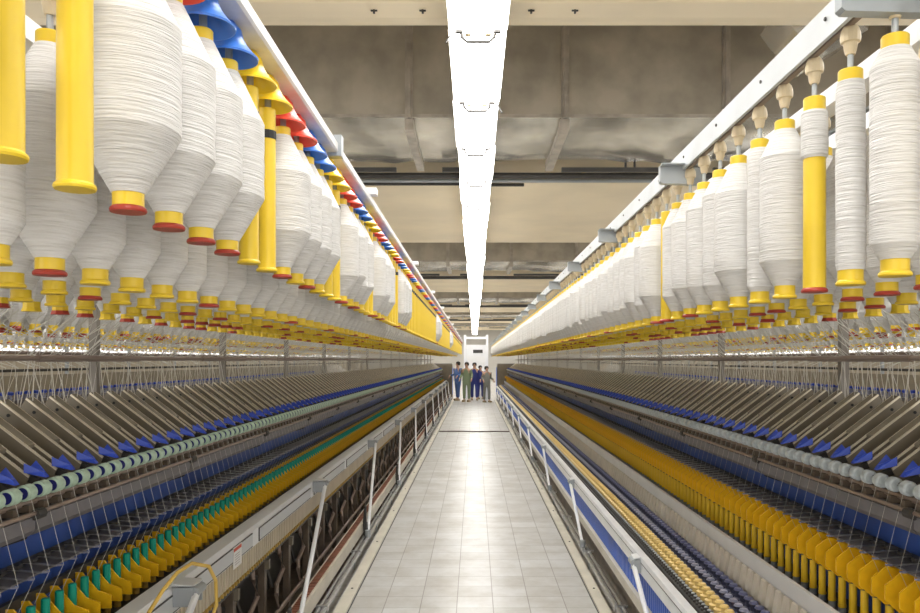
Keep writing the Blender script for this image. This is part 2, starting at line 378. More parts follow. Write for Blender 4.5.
def bobbin(rad, rim, parts, cap='plain'):
    """returns a prototype object (unlinked location); rad None = bare tube"""
    t = thing('roving_bobbin' if rad else 'bare_bobbin_tube', 'x', 'bobbin') if parts else None
    sg = 26 if parts else 14
    tb = tube_mb(rim, sg if parts else 10, r=0.0222 if rad else 0.0218)
    if cap == 'grip':
        gb = MB().lathe([(0.0232, 0.325), (0.0232, 0.345)], 'black', 12)
    yb = None
    if rad == 'band':
        yb = MB().lathe([(0.0235, 0.275), (0.0262, 0.28), (0.0268, 0.30), (0.0262, 0.34), (0.0258, 0.368), (0.0235, 0.372)], 'yarn', sg, wob=0.006)
    elif rad:
        yb = MB().lathe(yarn_prof(rad) if parts else yarn_prof(rad, n=1), 'yarn', sg, wob=0.006 if parts else 0)
    if parts:
        ob('tube', tb, t, smooth=True)
        if yb: ob('yarn_package', yb, t, smooth=True)
        if cap == 'grip' : ob('grip_band', gb, t, smooth=True)
        return t
    if yb: tb.add(yb, (0, 0, 0))
    if cap == 'grip': tb.add(gb, (0, 0, 0))
    return tb
protos = {}
def get_proto(rad, rim, parts, cap='plain'):
    k = (rad, rim, parts, cap)
    if k not in protos:
        p = bobbin(rad, rim, parts, cap)
        if parts: protos[k] = [p, False]
        else: protos[k] = [ob('roving_bobbin' if rad else 'bare_bobbin_tube', p, smooth=True), False]
    return protos[k]
def place_bobbin(rad, rim, parts, loc, label, group, cap='plain', cat=None):
    e = get_proto(rad, rim, parts, cap)
    cat = cat or ('bobbin' if rad else 'bobbin tube')
    if not e[1]:
        e[1] = True; e[0].location = loc; e[0]['label'] = label; e[0]['category'] = cat; e[0]['group'] = group; return e[0]
    return dup(e[0], loc, None, label, cat, group)
far_proto = {}
def far_mb(rad, rim):
    k = (rad, rim)
    if k not in far_proto:
        b = MB(); rm = 'red' if rim == 'red' else 'yellow'
        if rad: b.lathe([(0.028, 0), (0.0235, 0.012), (0.0235, 0.028), (rad, 0.028+(rad-.0235)*1.75), (rad, 0.378-(rad-.0235)*2.05), (0.0235, 0.378), (0.0235, 0.4)], 'yarn', 8, mats=[rm, 'yellow', 'yarn', 'yarn', 'yarn', 'yellow', 'yellow'])
        else: b.lathe([(0.028, 0), (0.0235, 0.012), (0.0235, 0.4)], 'yellow', 8)
        far_proto[k] = b
    return far_proto[k]

SIZES = [0.0745, 0.066, 0.060, 0.052, 0.042]
def describe(rad, rim):
    if rad is None: return 'bare yellow bobbin tube'
    if rad == 'band': return 'nearly empty yellow bobbin'
    w = 'thin' if rad < 0.03 else 'slim' if rad < 0.045 else 'medium' if rad < 0.058 else 'full'
    return '%s white roving bobbin, %s rim' % (w, rim)

# --- overhead transport rail (left)
def bells():
    rail = thing('transport_rail', 'long silver overhead rail with coloured bell hangers above the left side of the aisle', 'rail', (0, 0, H+0.705))
    b = MB(); b.prism([(-0.512, 0.0), (-0.468, 0.0), (-0.463, 0.006), (-0.463, 0.030), (-0.512, 0.030)], -0.4, Y_END, 'railsilver'); ob('rail_profile', b, rail)
    ob('rail_lip', MB().box(-0.53, -0.513, -0.4, Y_END, -0.004, 0.02, 'creampaint'), rail)
    b = MB()
    for y in row(0.30, 0.15, Y_END): b.box(-0.545, -0.520, y-0.05, y+0.02, -0.012, 0.006, 'dark')
    ob('rail_chain', b, rail)
    ob('rail_bracket', MB().box(-0.50, -0.452, 2.58, 2.62, -0.012, 0.060, 'greymetal'), rail)
    for y in row(0.9, 2.5, Y_END):
        ob('rail_bracket', MB().box(-0.56, -0.436, y-0.03, y+0.03, 0.032, 0.060, 'whitemetal'), rail)
        ob('support_arm', MB().box(-1.66, -0.50, y-0.015, y+0.015, 0.061, 0.085, 'alu'), rail)
    cols = ['bell_yellow', 'bell_yellow', 'bell_red', 'bell_red', 'bell_blue', 'bell_blue']
    prof = [(0.0595, 0.0), (0.0600, 0.004), (0.050, 0.014), (0.038, 0.028), (0.030, 0.043), (0.026, 0.060), (0.010, 0.080)]
    inner = [(0.0575, 0.0), (0.0475, 0.012), (0.0355, 0.026), (0.028, 0.041), (0.022, 0.056), (0.001, 0.060)]
    me = {}
    for c in set(cols):
        for seg in (28, 10):
            b = MB(); b.lathe(prof, c, seg, capped=False); i = len(b.f); b.lathe(inner, c, seg, capped=False)
            b.f[i:] = [tuple(reversed(f)) for f in b.f[i:]]
            b.lathe([(0.0575, 0), (0.0595, 0)], c, seg, capped=False)
            b.lathe([(0.008, -0.012), (0.008, 0.058)], 'greymetal', 8); b.lathe([(0.015, -0.030), (0.016, -0.028), (0.016, -0.012), (0.009, -0.010)], 'black', 10)
            me[c, seg] = b
    far = MB(); meshes = {k: v.mesh('bell_hanger', True) for k, v in me.items()}
    for k in range(196):
        y = 0.824 + 0.15*(k-3); c = cols[(k-3) % 6]
        if y > Y_END-0.1: break
        if k < 100:
            o = bpy.data.objects.new('bell_hanger', meshes[c, 28 if k < 45 else 10]); C.objects.link(o); o.parent = rail; o.location = (-0.512, y+0.010, -0.078)
            o['label'] = {'bell_red': 'red', 'bell_blue': 'blue', 'bell_yellow': 'yellow'}[c] + ' bell-shaped hanger'
        else: far.add(me[c, 10], (-0.512, y, -0.078))
    tag(ob('distant_bell_hangers', far, rail), kind='stuff')
    for k in range(196):
        y = 0.824 + 0.15*(k-3); kk = k-3
        if y > Y_END-0.1 or kk < -1: continue
        tubeslot = (kk % 6) in (0, 1)
        if kk >= 24: tubeslot = not (kk in (28, 29, 30, 31) or 60 <= kk <= 63 or 96 <= kk <= 99)
        if tubeslot: rad, rim = None, 'yellow'
        else:
            rad = SIZES[0] if kk < 12 else SIZES[(kk*5) % 3]; rim = 'red' if kk < 6 else ['yellow', 'red', 'red', 'yellow', 'red', 'yellow'][kk % 6]
        if kk < 31: lab = '%s, %s from near end of left overhead rail' % (describe(rad, rim), ordn(kk+2))
        else: lab = 'far %s, hanging from the left overhead rail' % describe(rad, rim)
        place_bobbin(rad, rim, kk < 36, (-0.512, y, H+0.218), lab, 'bobbins on the left overhead rail', 'grip' if rad is None else 'plain')
bells()

# --- creels
right_types = [None, 0.0385, 0.0255, 'band', 0.054, 0.030, 0.062, 0.048, 0.054, 0.060, 0.052, None, 0.066, 0.054]
right_rims = ['yellow', 'yellow', 'yellow', 'red', 'yellow', 'yellow', 'yellow', 'yellow', 'yellow', 'red', 'yellow', 'red', 'red', 'yellow']
HOLD = MB().lathe([(0.0055, -0.075), (0.0055, -0.028)], 'greymetal', 8)
HOLD.lathe([(0.0085, -0.034), (0.011, -0.026), (0.0125, -0.016), (0.0135, -0.013), (0.0170, -0.011), (0.0182, -0.004), (0.0175, 0.006), (0.0145, 0.015), (0.009, 0.022), (0.004, 0.025)], 'cream_plastic', 14)
HOLD.lathe([(0.004, 0.024), (0.004, 0.035)], 'dark', 6)
FAR_BOBS = MB(); far_count = 0
ROWS = [0.70, 0.89, 1.08, 1.27]
for s in (-1, 1):
    side = 'left' if s < 0 else 'right'
    cr = thing('bobbin_creel', 'long bobbin creel frame of rails, posts and rods along the %s side of the aisle' % side, 'creel', (s*1.65, 0, 0))
    X = lambda x: s*(x-1.65)
    ph = [1.115, 1.19, 1.15, 1.22] if s > 0 else [1.103, 1.16, 1.21, 1.13]
    b = MB()
    if s > 0:
        b.prism([(X(0.675), H+0.618), (X(0.683), H+0.618), (X(0.683), H+0.672), (X(0.76), H+0.672), (X(0.76), H+0.680), (X(0.675), H+0.680)], 0.2, Y_END, 'channel')
        for y in row(0.8, 0.33, 12): b.lathe([(0.004, -0.002), (0.004, 0.002)], 'dark', 6, (X(0.674), y, H+0.655), axis='x')
    else:
        b.prism([(X(0.675), H+0.622), (X(0.73), H+0.622), (X(0.73), H+0.665), (X(0.675), H+0.665)], 0.2, Y_END, 'whitemetal')
    ob('front_rail', b, cr)
    for r, x in enumerate(ROWS + [2.03, 2.22, 2.41, 2.60]):
        if r: ob('inner_rail', MB().box(X(x-0.025), X(x+0.025), 0.2, Y_END, H+0.622, H+0.665, 'whitemetal' if r % 2 else 'alu'), cr)
    ob('channel_lip', MB().box(X(0.688), X(0.70), 0.2, Y_END, H+0.618, H+0.628, 'brown') if s > 0 else MB().box(X(0.74), X(0.75), 0.2, Y_END, H+0.62, H+0.63, 'brown'), cr)
    for y in row(3.40-1.68*2 if s > 0 else 3.30-1.68*2, 1.68, Y_END):
        if y > 0.3:
            ob('post', MB().box(-0.017, 0.017, y-0.017, y+0.017, 0.6, H+0.70, 'postmetal'), cr)
            ob('cross_arm', MB().box(X(0.90), X(2.64), y-0.012, y+0.012, H+0.666, H+0.69, 'alu'), cr)
            ob('cross_stay', MB().tube([(X(1.27), y, H+0.62), (X(1.62), y, H+0.45)], 0.007, 'greymetal', 5), cr)
    ob('guide_rod', MB().tube([(X(1.60), 0.2, H+0.006), (X(1.60), Y_END, H+0.006)], 0.010, 'brown', 8), cr, smooth=True)
    b = MB()
    for y in row(1.6, 1.68, Y_END): b.tube([(X(1.60), y-0.5, H+0.006), (X(1.60), y+0.35, H+0.006)], 0.0135, 'brown', 8)
    ob('rod_sleeve', b, cr, smooth=True)
    ob('guide_rod', MB().tube([(X(1.72), 0.2, H-0.04), (X(1.72), Y_END, H-0.04)], 0.006, 'dark', 6), cr)
    ob('guide_rod', MB().tube([(X(1.85), 0.2, H+0.03), (X(1.85), Y_END, H+0.03)], 0.008, 'brown', 6), cr)
    if s > 0:
        for y in row(1.26, 1.22, Y_END):
            ob('rail_bracket', MB().prism([(X(0.603), H+0.580), (X(0.609), H+0.574), (X(0.75), H+0.570), (X(0.75), H+0.628), (X(0.603), H+0.632)], y-0.012, y+0.012, 'greymetal').box(X(0.603), X(0.735), y-0.045, y+0.012, H+0.628, H+0.632, 'greymetal'), cr)
    hp = [(X(ROWS[0]), y, H+0.602) for y in row(ph[0], 0.15, Y_END)]
    repeat_parts('bobbin_holder', HOLD, cr, hp, smooth=True)
    b = MB()
    for r in (1, 2, 3):
        for y in row(ph[r], 0.15, 12 if r == 1 else 7): b.add(HOLD, (X(ROWS[r]), y, H+0.602))
    tag(ob('inner_row_holders', b, cr), kind='stuff')
    for r in range(8):
        x = (ROWS + [2.03, 2.22, 2.41, 2.60])[r]
        ys = row(ph[r] if r < 4 else 2.0+0.04*r, 0.15, Y_END)
        nlim = [118, 34, 10, 6, 0, 0, 0, 0][r]
        for k, y in enumerate(ys):
            if r == 0 and s > 0 and k < len(right_types): rad, rim = right_types[k], right_rims[k]
            elif r == 0 and s > 0:
                rad = R.choice([0.062, 0.066, 0.058, 0.054, 0.058, 0.062]); rim = R.choice(['yellow', 'yellow', 'yellow', 'red'])
                if k in (47, 71): rad = None
            elif r == 0: rad = [0.042, 0.070, 0.052, 0.055, 0.054, 0.045, 0.048, 0.052, 0.054][k] if k < 9 else R.choice([0.060, 0.054, 0.066, 0.052]); rim = 'red' if k in (1, 6, 12, 17) or R.random() < 0.15 and k > 8 else 'yellow'
            else:
                rad = R.choice([0.070, 0.060, 0.052, 0.042, 0.066]); rim = R.choice(['yellow', 'yellow', 'red'])
            z = H + 0.139
            if k < nlim:
                g = 'bobbins in row %d of the %s creel' % (r+1, side)
                rn = ['front', 'second', 'third', 'fourth'][r]
                if k < 28: lab = '%s, %s from near end of %s creel\'s %s row' % (describe(rad, rim), ordn(k+1), side, rn)
                else: lab = 'far small %s, in %s creel\'s %s row' % (describe(rad, rim), side, rn)
                place_bobbin(rad, rim, (r == 0 and k < 28) or (r > 0 and k < 10), (s*x, y, z), lab, g)
            else: FAR_BOBS.add(far_mb(None if rad == 'band' else rad, rim), (s*x, y, z))
    # neighbouring machine's creel rows
    for x in (4.05, 4.24, 4.43, 5.6):
        for y in row(2.5, 0.15, 26): FAR_BOBS.add(far_mb(R.choice([0.066, 0.058, 0.05]), R.choice(['yellow', 'yellow', 'red'])), (s*x, y+0.02*x, H+0.145))
tag(ob('distant_roving_bobbins', FAR_BOBS), 'mass of far white roving bobbins deep inside and beyond both creels', 'bobbins', kind='stuff')

# ------------------------------------------------------------------ spinning machines
P = 0.075; Y0 = 1.80
def arm_mb(s):
    b = MB()
    a = (s*(1.325-1.65), H-0.345); c = (s*(1.60-1.65), H-0.135)
    a2 = (a[0]+s*0.025, a[1]-0.05); c2 = (c[0]+s*0.035, c[1]-0.055)
    for y0 in (-0.024, 0.021): b.prism([a, c, c2, a2], y0, y0+0.003, 'tan')
    for y0 in (-0.025, 0.020):      # pale folded edges
        b.prism([a, c, (c[0]+s*0.004, c[1]-0.006), (a[0]+s*0.004, a[1]-0.006)], y0, y0+0.005, 'tanedge')
    d = 0.35; q = (a[0]+(c[0]-a[0])*d, a[1]+(c[1]-a[1])*d)
    b.prism([q, c, (c[0]+s*0.003, c[1]-0.012), (q[0]+s*0.003, q[1]-0.012)], -0.02, 0.02, 'tan')
    b.lathe([(0.006, -0.0265), (0.006, -0.0245)], 'black', 8, (c[0]-s*0.028, 0, c[1]-0.052), axis='y')
    # crossbar carrying the rollers
    b.lathe([(0.005, -0.045), (0.005, 0.045)], 'steel', 6, (s*(1.285-1.65), 0, H-0.38), axis='y')
    b.prism([(s*(1.28-1.65), H-0.372), (s*(1.335-1.65), H-0.345), (s*(1.345-1.65), H-0.365), (s*(1.285-1.65), H-0.388)], -0.008, 0.008, 'dark')
    return b
def nose_mb(s):
    b = MB(); k = b.mi('bluenose'); x0, x1 = s*(1.285-1.65), s*(1.338-1.65)
    P_ = [(x0, -0.010, H-0.352), (x0, 0.010, H-0.352), (x1, 0.032, H-0.335), (x1, -0.032, H-0.335),
          (x0+s*0.01, -0.006, H-0.336), (x0+s*0.01, 0.006, H-0.336), (x1, 0.032, H-0.306), (x1, -0.032, H-0.306), ((x0+x1)/2, 0, H-0.330), (x1, 0, H-0.322)]
    b.v = P_; F = [(0,3,2,1), (0,1,5,4), (4,8,7), (4,5,8), (5,6,8), (8,6,9), (8,9,7), (1,2,6,5), (0,4,7,3), (2,3,7,9,6)]
    if s < 0: F = [tuple(reversed(f)) for f in F]
    b.f = F; b.m = [k]*len(F); return b
for s in (-1, 1):
    side = 'left' if s < 0 else 'right'
    mc = thing('ring_spinning_frame', 'long spinning machine on the %s of the aisle with %s' % (side, 'teal tubes' if s < 0 else 'bright yellow separators'), 'spinning machine', (s*1.65, 0, 0))
    X = lambda x: s*(x-1.65)
    Z = lambda d: H-d
    ya, yb = 1.0, Y_END
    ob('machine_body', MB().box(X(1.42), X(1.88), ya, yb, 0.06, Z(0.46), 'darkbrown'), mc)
    ob('blue_panel', MB().prism([(X(1.372), Z(0.49)), (X(1.40), Z(0.49)), (X(1.40), Z(0.90)), (X(1.365), Z(0.90))], ya, yb, 'blue'), mc)
    ob('drafting_cover', MB().prism([(X(1.335), Z(0.415)), (X(1.62), Z(0.215)), (X(1.68), Z(0.215)), (X(1.68), Z(0.44)), (X(1.34), Z(0.44))], ya, yb, 'tandeep'), mc)
    for y in row(ya, 1.20, yb-1.2):
        ob('suction_duct', MB().prism([(X(1.268), Z(0.452)), (X(1.335), Z(0.452)), (X(1.335), Z(0.505)), (X(1.285), Z(0.508)), (X(1.268), Z(0.490))], y+0.006, y+1.194, 'bar'), mc)
    b = MB()
    for y in row(ya, 1.20, yb): b.prism([(X(1.275), Z(0.455)), (X(1.36), Z(0.455)), (X(1.36), Z(0.54)), (X(1.30), Z(0.52))], y-0.014, y+0.006, 'dark'); b.lathe([(0.016, -0.02), (0.016, 0.02)], 'dark', 8, (X(1.262), y, Z(0.445)), axis='y')
    ob('duct_joint', b, mc)
    ob('traverse_pipe', MB().tube([(X(1.262), ya, Z(0.440)), (X(1.262), yb, Z(0.440))], 0.0065, 'brown', 8), mc, smooth=True)
    ob('bottom_roller', MB().tube([(X(1.295), ya, Z(0.413)), (X(1.295), yb, Z(0.413))], 0.010, 'brown', 8), mc, smooth=True)
    repeat_parts('roller_stand', MB().box(X(1.268), X(1.30), -0.012, 0.012, Z(0.435), Z(0.415), 'darkbrown'), mc, [(0, y, 0) for y in row(Y0, P, yb)])
    # top rollers
    b = MB()
    if s < 0: b.lathe([(0.0, -0.019), (0.0165, -0.019), (0.017, -0.020), (0.0235, -0.018), (0.0235, 0.018), (0.0165, 0.020), (0.0, 0.019)], 'cotgreen', 18, axis='y', capped=False, mats=['navy', 'navy', 'cotgreen', 'cotgreen', 'cotgreen', 'navy'])
    else: b.lathe([(0.0, -0.020), (0.010, -0.0198), (0.0185, -0.019), (0.0225, -0.014), (0.0225, 0.010), (0.018, 0.019), (0.0, 0.020)], 'cotgrey', 18, axis='y', capped=False, mats=['cotgrey', 'cotgrey', 'cotgrey', 'cotgrey', 'cotteal', 'cotteal'])
    ys = row(Y0, P, yb)
    repeat_parts('top_roller', b, mc, [(X(1.283), y, Z(0.380)) for y in ys], smooth=True)
    repeat_parts('weighting_arm', arm_mb(s), mc, [(0, y+P/2, 0) for y in row(Y0, 2*P, yb)], sub=[('nose', nose_mb(s), False)])
    # lappets
    ob('lappet_rail', MB().box(X(1.335), X(1.352), ya, yb, Z(0.609), Z(0.597), 'dark').box(X(1.258), X(1.345), ya, yb, Z(0.619), Z(0.614), 'bar'), mc)
    b = MB(); b.prism([(X(1.235), Z(0.606)), (X(1.34), Z(0.598)), (X(1.34), Z(0.602)), (X(1.235), Z(0.610))], -0.0035, 0.0035, 'steel')
    b.tube([(X(1.238), 0, Z(0.607)), (X(1.226), 0.006, Z(0.607)), (X(1.218), 0.002, Z(0.607)), (X(1.222), -0.006, Z(0.607)), (X(1.232), -0.006, Z(0.607))], 0.0022, 'pegtip', 5)
    b.box(X(1.30), X(1.33), -0.012, 0.012, Z(0.598), Z(0.588), 'dark')
    repeat_parts('lappet', b, mc, [(0, y, 0) for y in ys])
    # separators
    b = MB()
    if s > 0: b.prism([(X(1.195), Z(0.700)), (X(1.195), Z(0.655)), (X(1.240), Z(0.620)), (X(1.325), Z(0.640)), (X(1.325), Z(0.735)), (X(1.235), Z(0.735))], -0.003, 0.003, 'amber')
    else: b.prism([(X(1.20), Z(0.820)), (X(1.20), Z(0.777)), (X(1.245), Z(0.762)), (X(1.297), Z(0.702)), (X(1.318), Z(0.702)), (X(1.318), Z(0.82))], -0.003, 0.003, 'amber')
    repeat_parts('separator', b, mc, [(0, y+P/2, 0) for y in ys])
    ob('separator_rail', MB().box(X(1.318), X(1.335), ya, yb, Z(0.72), Z(0.69), 'dark'), mc)
    # ring rail and spindle rail
    zr = 0.742 if s > 0 else 0.80
    b = MB()
    for y in ys[:200]:
        b.lathe([(0.0215, -0.004), (0.0215, 0.004), (0.0165, 0.004), (0.0165, -0.004), (0.0215, -0.004)], 'dark', 12, (X(1.27), y, Z(zr)), capped=False)
    b.box(X(1.293), X(1.312), ya, yb, Z(zr+0.012), Z(zr-0.004), 'steel')
    ob('ring_rail', b, mc)
    ob('spindle_rail', MB().box(X(1.19), X(1.37), ya, yb, Z(0.905), Z(0.875), 'dark'), mc)
    b = MB(); b.lathe([(0.013, 0.0), (0.013, 0.018), (0.009, 0.022)], 'greymetal' if s > 0 else 'brownamber', 10)
    repeat_parts('spindle_base', b, mc, [(X(1.27), y, Z(0.875)) for y in ys], smooth=True)
    if s > 0:
        ob('rail_lip', MB().prism([(X(1.174), Z(0.824)), (X(1.186), Z(0.820)), (X(1.19), Z(0.905)), (X(1.176), Z(0.885))], ya, yb, 'whitemetal'), mc)
        b = MB(); b.box(X(1.184), X(1.196), ya, yb, Z(1.03), Z(0.885), 'creampaint')
        for y in row(ya, P, 20): b.prism([(X(1.184), Z(0.895)), (X(1.176), Z(0.90)), (X(1.160), Z(0.985)), (X(1.166), Z(1.0)), (X(1.184), Z(1.0))], y-0.018, y+0.018, 'ivory')
        ob('ribbed_panel', b, mc)
        # peg conveyor
        pc = thing('peg_conveyor', 'long tray of yellow and dark blue bobbin pegs in rows beside the right machine', 'conveyor', (1.05, 0, 0))
        ob('tray', MB().box(-0.125, 0.105, ya, yb, Z(1.065), Z(1.035), 'dark'), pc)
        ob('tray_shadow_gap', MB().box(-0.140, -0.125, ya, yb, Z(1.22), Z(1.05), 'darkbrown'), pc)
        def peg(base, tip, r, h): return MB().lathe([(r, 0), (r, h*0.35), (r*0.55, h*0.45), (r*0.5, h*0.8), (r*0.8, h*0.86), (r*0.6, h), (r*0.1, h*1.02)], base, 10, mats=[base, base, base, base, tip, tip, tip])
        pitch = 0.0375
        for nm, pg, x, z, p_ in (('yellow_peg', peg('pegyellow', 'pegyellow', 0.025, 0.055), 1.0, 1.035, 0.06), ('dark_peg', peg('pegdark', 'pegtip', 0.024, 0.06), 1.056, 1.035, 0.06), ('inner_peg', peg('pegdark', 'pegmid', 0.025, 0.07), 1.118, 1.035, 0.06), ('chain_link', peg('dark', 'greymetal', 0.011, 0.03), 0.945, 1.035, 0.0375)):
            repeat_parts(nm, pg, pc, [(x-1.05, y, Z(z)) for y in row(1.3, p_, yb)], smooth=True)
        # lower cladding
        ob('blue_cover', (lambda b: [b.box(X(0.888), X(0.905), ya, yb, Z(1.26), Z(1.115), 'bluebright')] + [b.box(X(0.882), X(0.888), y, y+0.022, Z(1.255), Z(1.115), 'bluebright') for y in row(ya, 0.04, yb)] and b)(MB()), mc)
        ob('cream_ledge', MB().box(X(0.862), X(0.905), ya, yb, Z(1.318), Z(1.262), 'creampaint'), mc)
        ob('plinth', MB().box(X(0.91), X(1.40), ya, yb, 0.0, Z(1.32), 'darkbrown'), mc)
    else:
        # cream conveyor beam with a rust red ladder belt
        ob('cream_beam', MB().box(X(0.93), X(1.005), ya, yb, Z(1.44), Z(1.35), 'creampaint'), mc)
        b = MB(); b.box(X(0.942), X(0.995), ya, yb, Z(1.35), Z(1.348), 'ribtan')
        for y in row(ya, 0.03, yb): b.box(X(0.948), X(0.990), y, y+0.017, Z(1.348), Z(1.343), 'ladder')
        ob('ladder_belt', b, mc)
        b = MB()
        for y in row(1.5, 0.9, yb): b.box(X(0.945), X(0.985), y-0.02, y+0.02, 0, Z(1.44), 'darkbrown')
        ob('beam_foot', b, mc)
        # drive levers, discs and rods under the machine
        ob('rear_panel', MB().box(X(1.41), X(1.42), ya, yb, 0.0, Z(0.9), 'dark'), mc)
        pl = row(1.6, 0.52, yb)
        b = MB(); b.lathe([(0.055, -0.02), (0.062, -0.014), (0.062, 0.014), (0.055, 0.02), (0.018, 0.021), (0.018, 0.035)], 'darkbrown', 20, (X(1.22), 0, Z(1.13)), axis='y')
        repeat_parts('drive_disc', b, mc, [(0, y, 0) for y in pl], smooth=True)
        b = MB(); b.tube([(X(1.14), 0.20, Z(1.03)), (X(1.13), 0.20, Z(1.12)), (X(1.10), 0.17, Z(1.20)), (X(1.12), 0.10, Z(1.27)), (X(1.10), 0.02, Z(1.30)), (X(1.08), 0.0, Z(1.40))], 0.013, 'brown', 8)
        repeat_parts('lever', b, mc, [(0, y, 0) for y in pl], smooth=True)
        b = MB(); b.box(X(1.10), X(1.135), 0.30, 0.345, Z(1.50), Z(1.0), 'darkbrown'); b.tube([(X(1.11), 0.32, Z(1.06)), (X(1.11), 0.48, Z(1.24))], 0.010, 'dark', 6); b.box(X(1.08), X(1.3), 0.31, 0.34, Z(1.10), Z(1.05), 'tan')
        repeat_parts('support_leg', b, mc, [(0, y, 0) for y in pl])
        ob('drive_shaft', MB().tube([(X(1.22), ya, Z(1.13)), (X(1.22), yb, Z(1.13))], 0.014, 'steel', 8), mc, smooth=True)
        ob('drive_shaft', MB().tube([(X(1.08), ya, Z(1.385)), (X(1.08), yb, Z(1.385))], 0.012, 'brown', 8), mc, smooth=True)
        ob('underside', MB().box(X(1.0), X(1.41), ya, yb, 0.0, 0.03, 'darkbrown'), mc)
    # pipes near the floor
    px = 0.845 if s > 0 else 0.885
    pp = thing('floor_pipes', 'pair of chrome pipes with clamps running just above the floor on the %s side' % side, 'pipe', (s*px, 0, 0))
    for dx, rr in ((0, 0.014), (0.034, 0.011)): ob('pipe', MB().tube([(s*dx, ya, 0.13), (s*dx, yb, 0.13)], rr, 'steel', 10), pp, smooth=True)
    for y in row(1.9, 1.3, yb):
        b = MB(); b.box(s*-0.018, s*0.05, y-0.012, y+0.012, 0.112, 0.148, 'steel'); b.tube([(s*0.03, y, 0.13), (s*(0.09), y+0.02, 0.14)], 0.007, 'alu', 6); b.box(s*0.025, s*0.035, y-0.008, y+0.008, 0.0, 0.115, 'greymetal'); ob('clamp', b, pp)
    # doffer beam
    db = thing('doffer_beam', ('raised pale silver doffing beam with slanted struts along the left machine' if s < 0 else 'lowered silver doffing beam with short struts above the blue panel on the right'), 'beam', (0, 0, 0))
    if s < 0:
        b = MB(); b.prism([(-1.078, Z(0.832)), (-1.086, Z(0.812)), (-1.150, Z(0.808)), (-1.150, Z(0.91)), (-1.078, Z(0.91))], ya, yb, 'whitemetal'); ob('beam_profile', b, db)
        for y in row(1.2, 1.30, yb-1.2): ob('face_panel', MB().box(-1.074, -1.078, y, y+1.18, Z(0.900), Z(0.842), 'panelgrey').box(-1.0735, -1.078, y-0.006, y, Z(0.905), Z(0.837), 'dark').box(-1.0735, -1.078, y-0.006, y+1.18, Z(0.842), Z(0.838), 'dark').box(-1.0735, -1.078, y, y+1.18, Z(0.904), Z(0.900), 'dark'), db)
        b = MB(); b.box(-1.092, -1.10, ya, yb, Z(1.015), Z(0.91), 'ribtan')
        for y in row(ya, 0.0375, yb): b.box(-1.082, -1.092, y, y+0.026, Z(1.005), Z(0.91), 'ribtan')
        ob('gripper_row', b, db)
        b = MB(); b.box(-1.09, -1.12, ya, yb, Z(1.045), Z(1.02), 'dark')
        for y in row(ya, 0.0375, 14): b.box(-1.076, -1.09, y, y+0.014, Z(1.022), Z(1.006), 'brownamber')
        ob('gripper_edge', b, db)
        tops = [(-1.0, 2.75+2.6*k if k == 0 else 5.1+2.6*(k-1), Z(0.83)) for k in range(11)]
        dY, xb_, zb_ = 1.4, -0.885, 0.155
        g0 = 1.03
    else:
        b = MB(); b.prism([(0.858, Z(1.040)), (0.866, Z(1.026)), (0.902, Z(1.022)), (0.902, Z(1.11)), (0.862, Z(1.11)), (0.858, Z(1.10))], ya, yb, 'alu'); ob('beam_profile', b, db)
        ob('beam_groove', MB().box(0.857, 0.8585, ya, yb, Z(1.048), Z(1.045), 'dark'), db)
        tops = [(0.825, 3.965+2.6*(k), Z(1.05)) for k in range(-1, 10)]
        dY, xb_, zb_ = 0.62, 0.845, 0.155
    for (x, y, z) in tops:
        if y-dY < 0.9 and s > 0: continue
        b = MB(); w = 0.026
        b.tube([(x, y, z), (x*0.3+xb_*0.7, y-dY*0.7, z*0.3+zb_*0.7), (xb_, y-dY, zb_)], [0.013, 0.013, 0.012], 'whitemetal', 10); ob('strut', b, db, smooth=True)
        xo = x; xi = -1.076 if s < 0 else 0.857
        b = MB(); b.box(xo, xi, y-0.045, y-0.036, z-0.05, z+0.024, 'greymetal'); b.box(xo, xi, y+0.036, y+0.045, z-0.05, z+0.024, 'greymetal')
        b.prism([(xo, z+0.02), (xi, z+0.02), (xi, z+0.032), (xo, z+0.026)], y-0.045, y+0.045, 'alu'); b.lathe([(0.018, -0.036), (0.018, 0.036)], 'greymetal', 12, (x, y, z), axis='y'); ob('bracket', b, db, smooth=False)
        b = MB(); b.tube([(xb_, y-dY, 0.13), (xb_, y-dY, 0.19)], 0.022, 'greymetal', 10)
        if s < 0: b.prism([(-0.93, 0.25), (-0.90, 0.25), (-0.905, 0.38), (-0.915, 0.38)], y-dY+0.02, y-dY+0.06, 'dark'); b.tube([(-0.912, y-dY+0.04, 0.25), (-0.90, y-dY+0.02, 0.10)], 0.02, 'dark', 6)
        ob('foot_joint', b, db)
    # spindle tubes: things
    if s > 0:
        tb = MB().lathe([(0.0135, 0.0), (0.0135, 0.01), (0.0125, 0.012), (0.0120, 0.165), (0.0095, 0.195)], 'tubeyellow', 12); zt = Z(0.853); nm, what = 'spindle_tube', 'yellow tube on a spindle'
    else:
        tb = MB().lathe([(0.0135, 0.0), (0.013, 0.06), (0.0125, 0.145), (0.0105, 0.148)], 'teal', 12, mats=['brownamber', 'teal', 'teal', 'teal']); zt = Z(0.853); nm, what = 'spindle_tube', 'teal tube on a spindle'
    me = tb.mesh(nm, True); rest = MB()
    for k, y in enumerate(ys):
        if k < 150:
            o = ob(nm, me, None, (s*1.27, y, zt))
            lab = '%s, %s from the near end of the %s machine' % (what, ordn(k+1), side) if k < 40 else 'far %s in the %s machine\'s row' % (what, side)
            tag(o, lab, 'tube', '%s spindle tubes' % side)
        else: rest.add(tb, (s*1.27, y, zt))
    tag(ob('distant_spindle_tubes', rest), 'farthest %s tubes at the end of the %s machine' % ('yellow' if s > 0 else 'teal', side), 'tubes', kind='stuff')
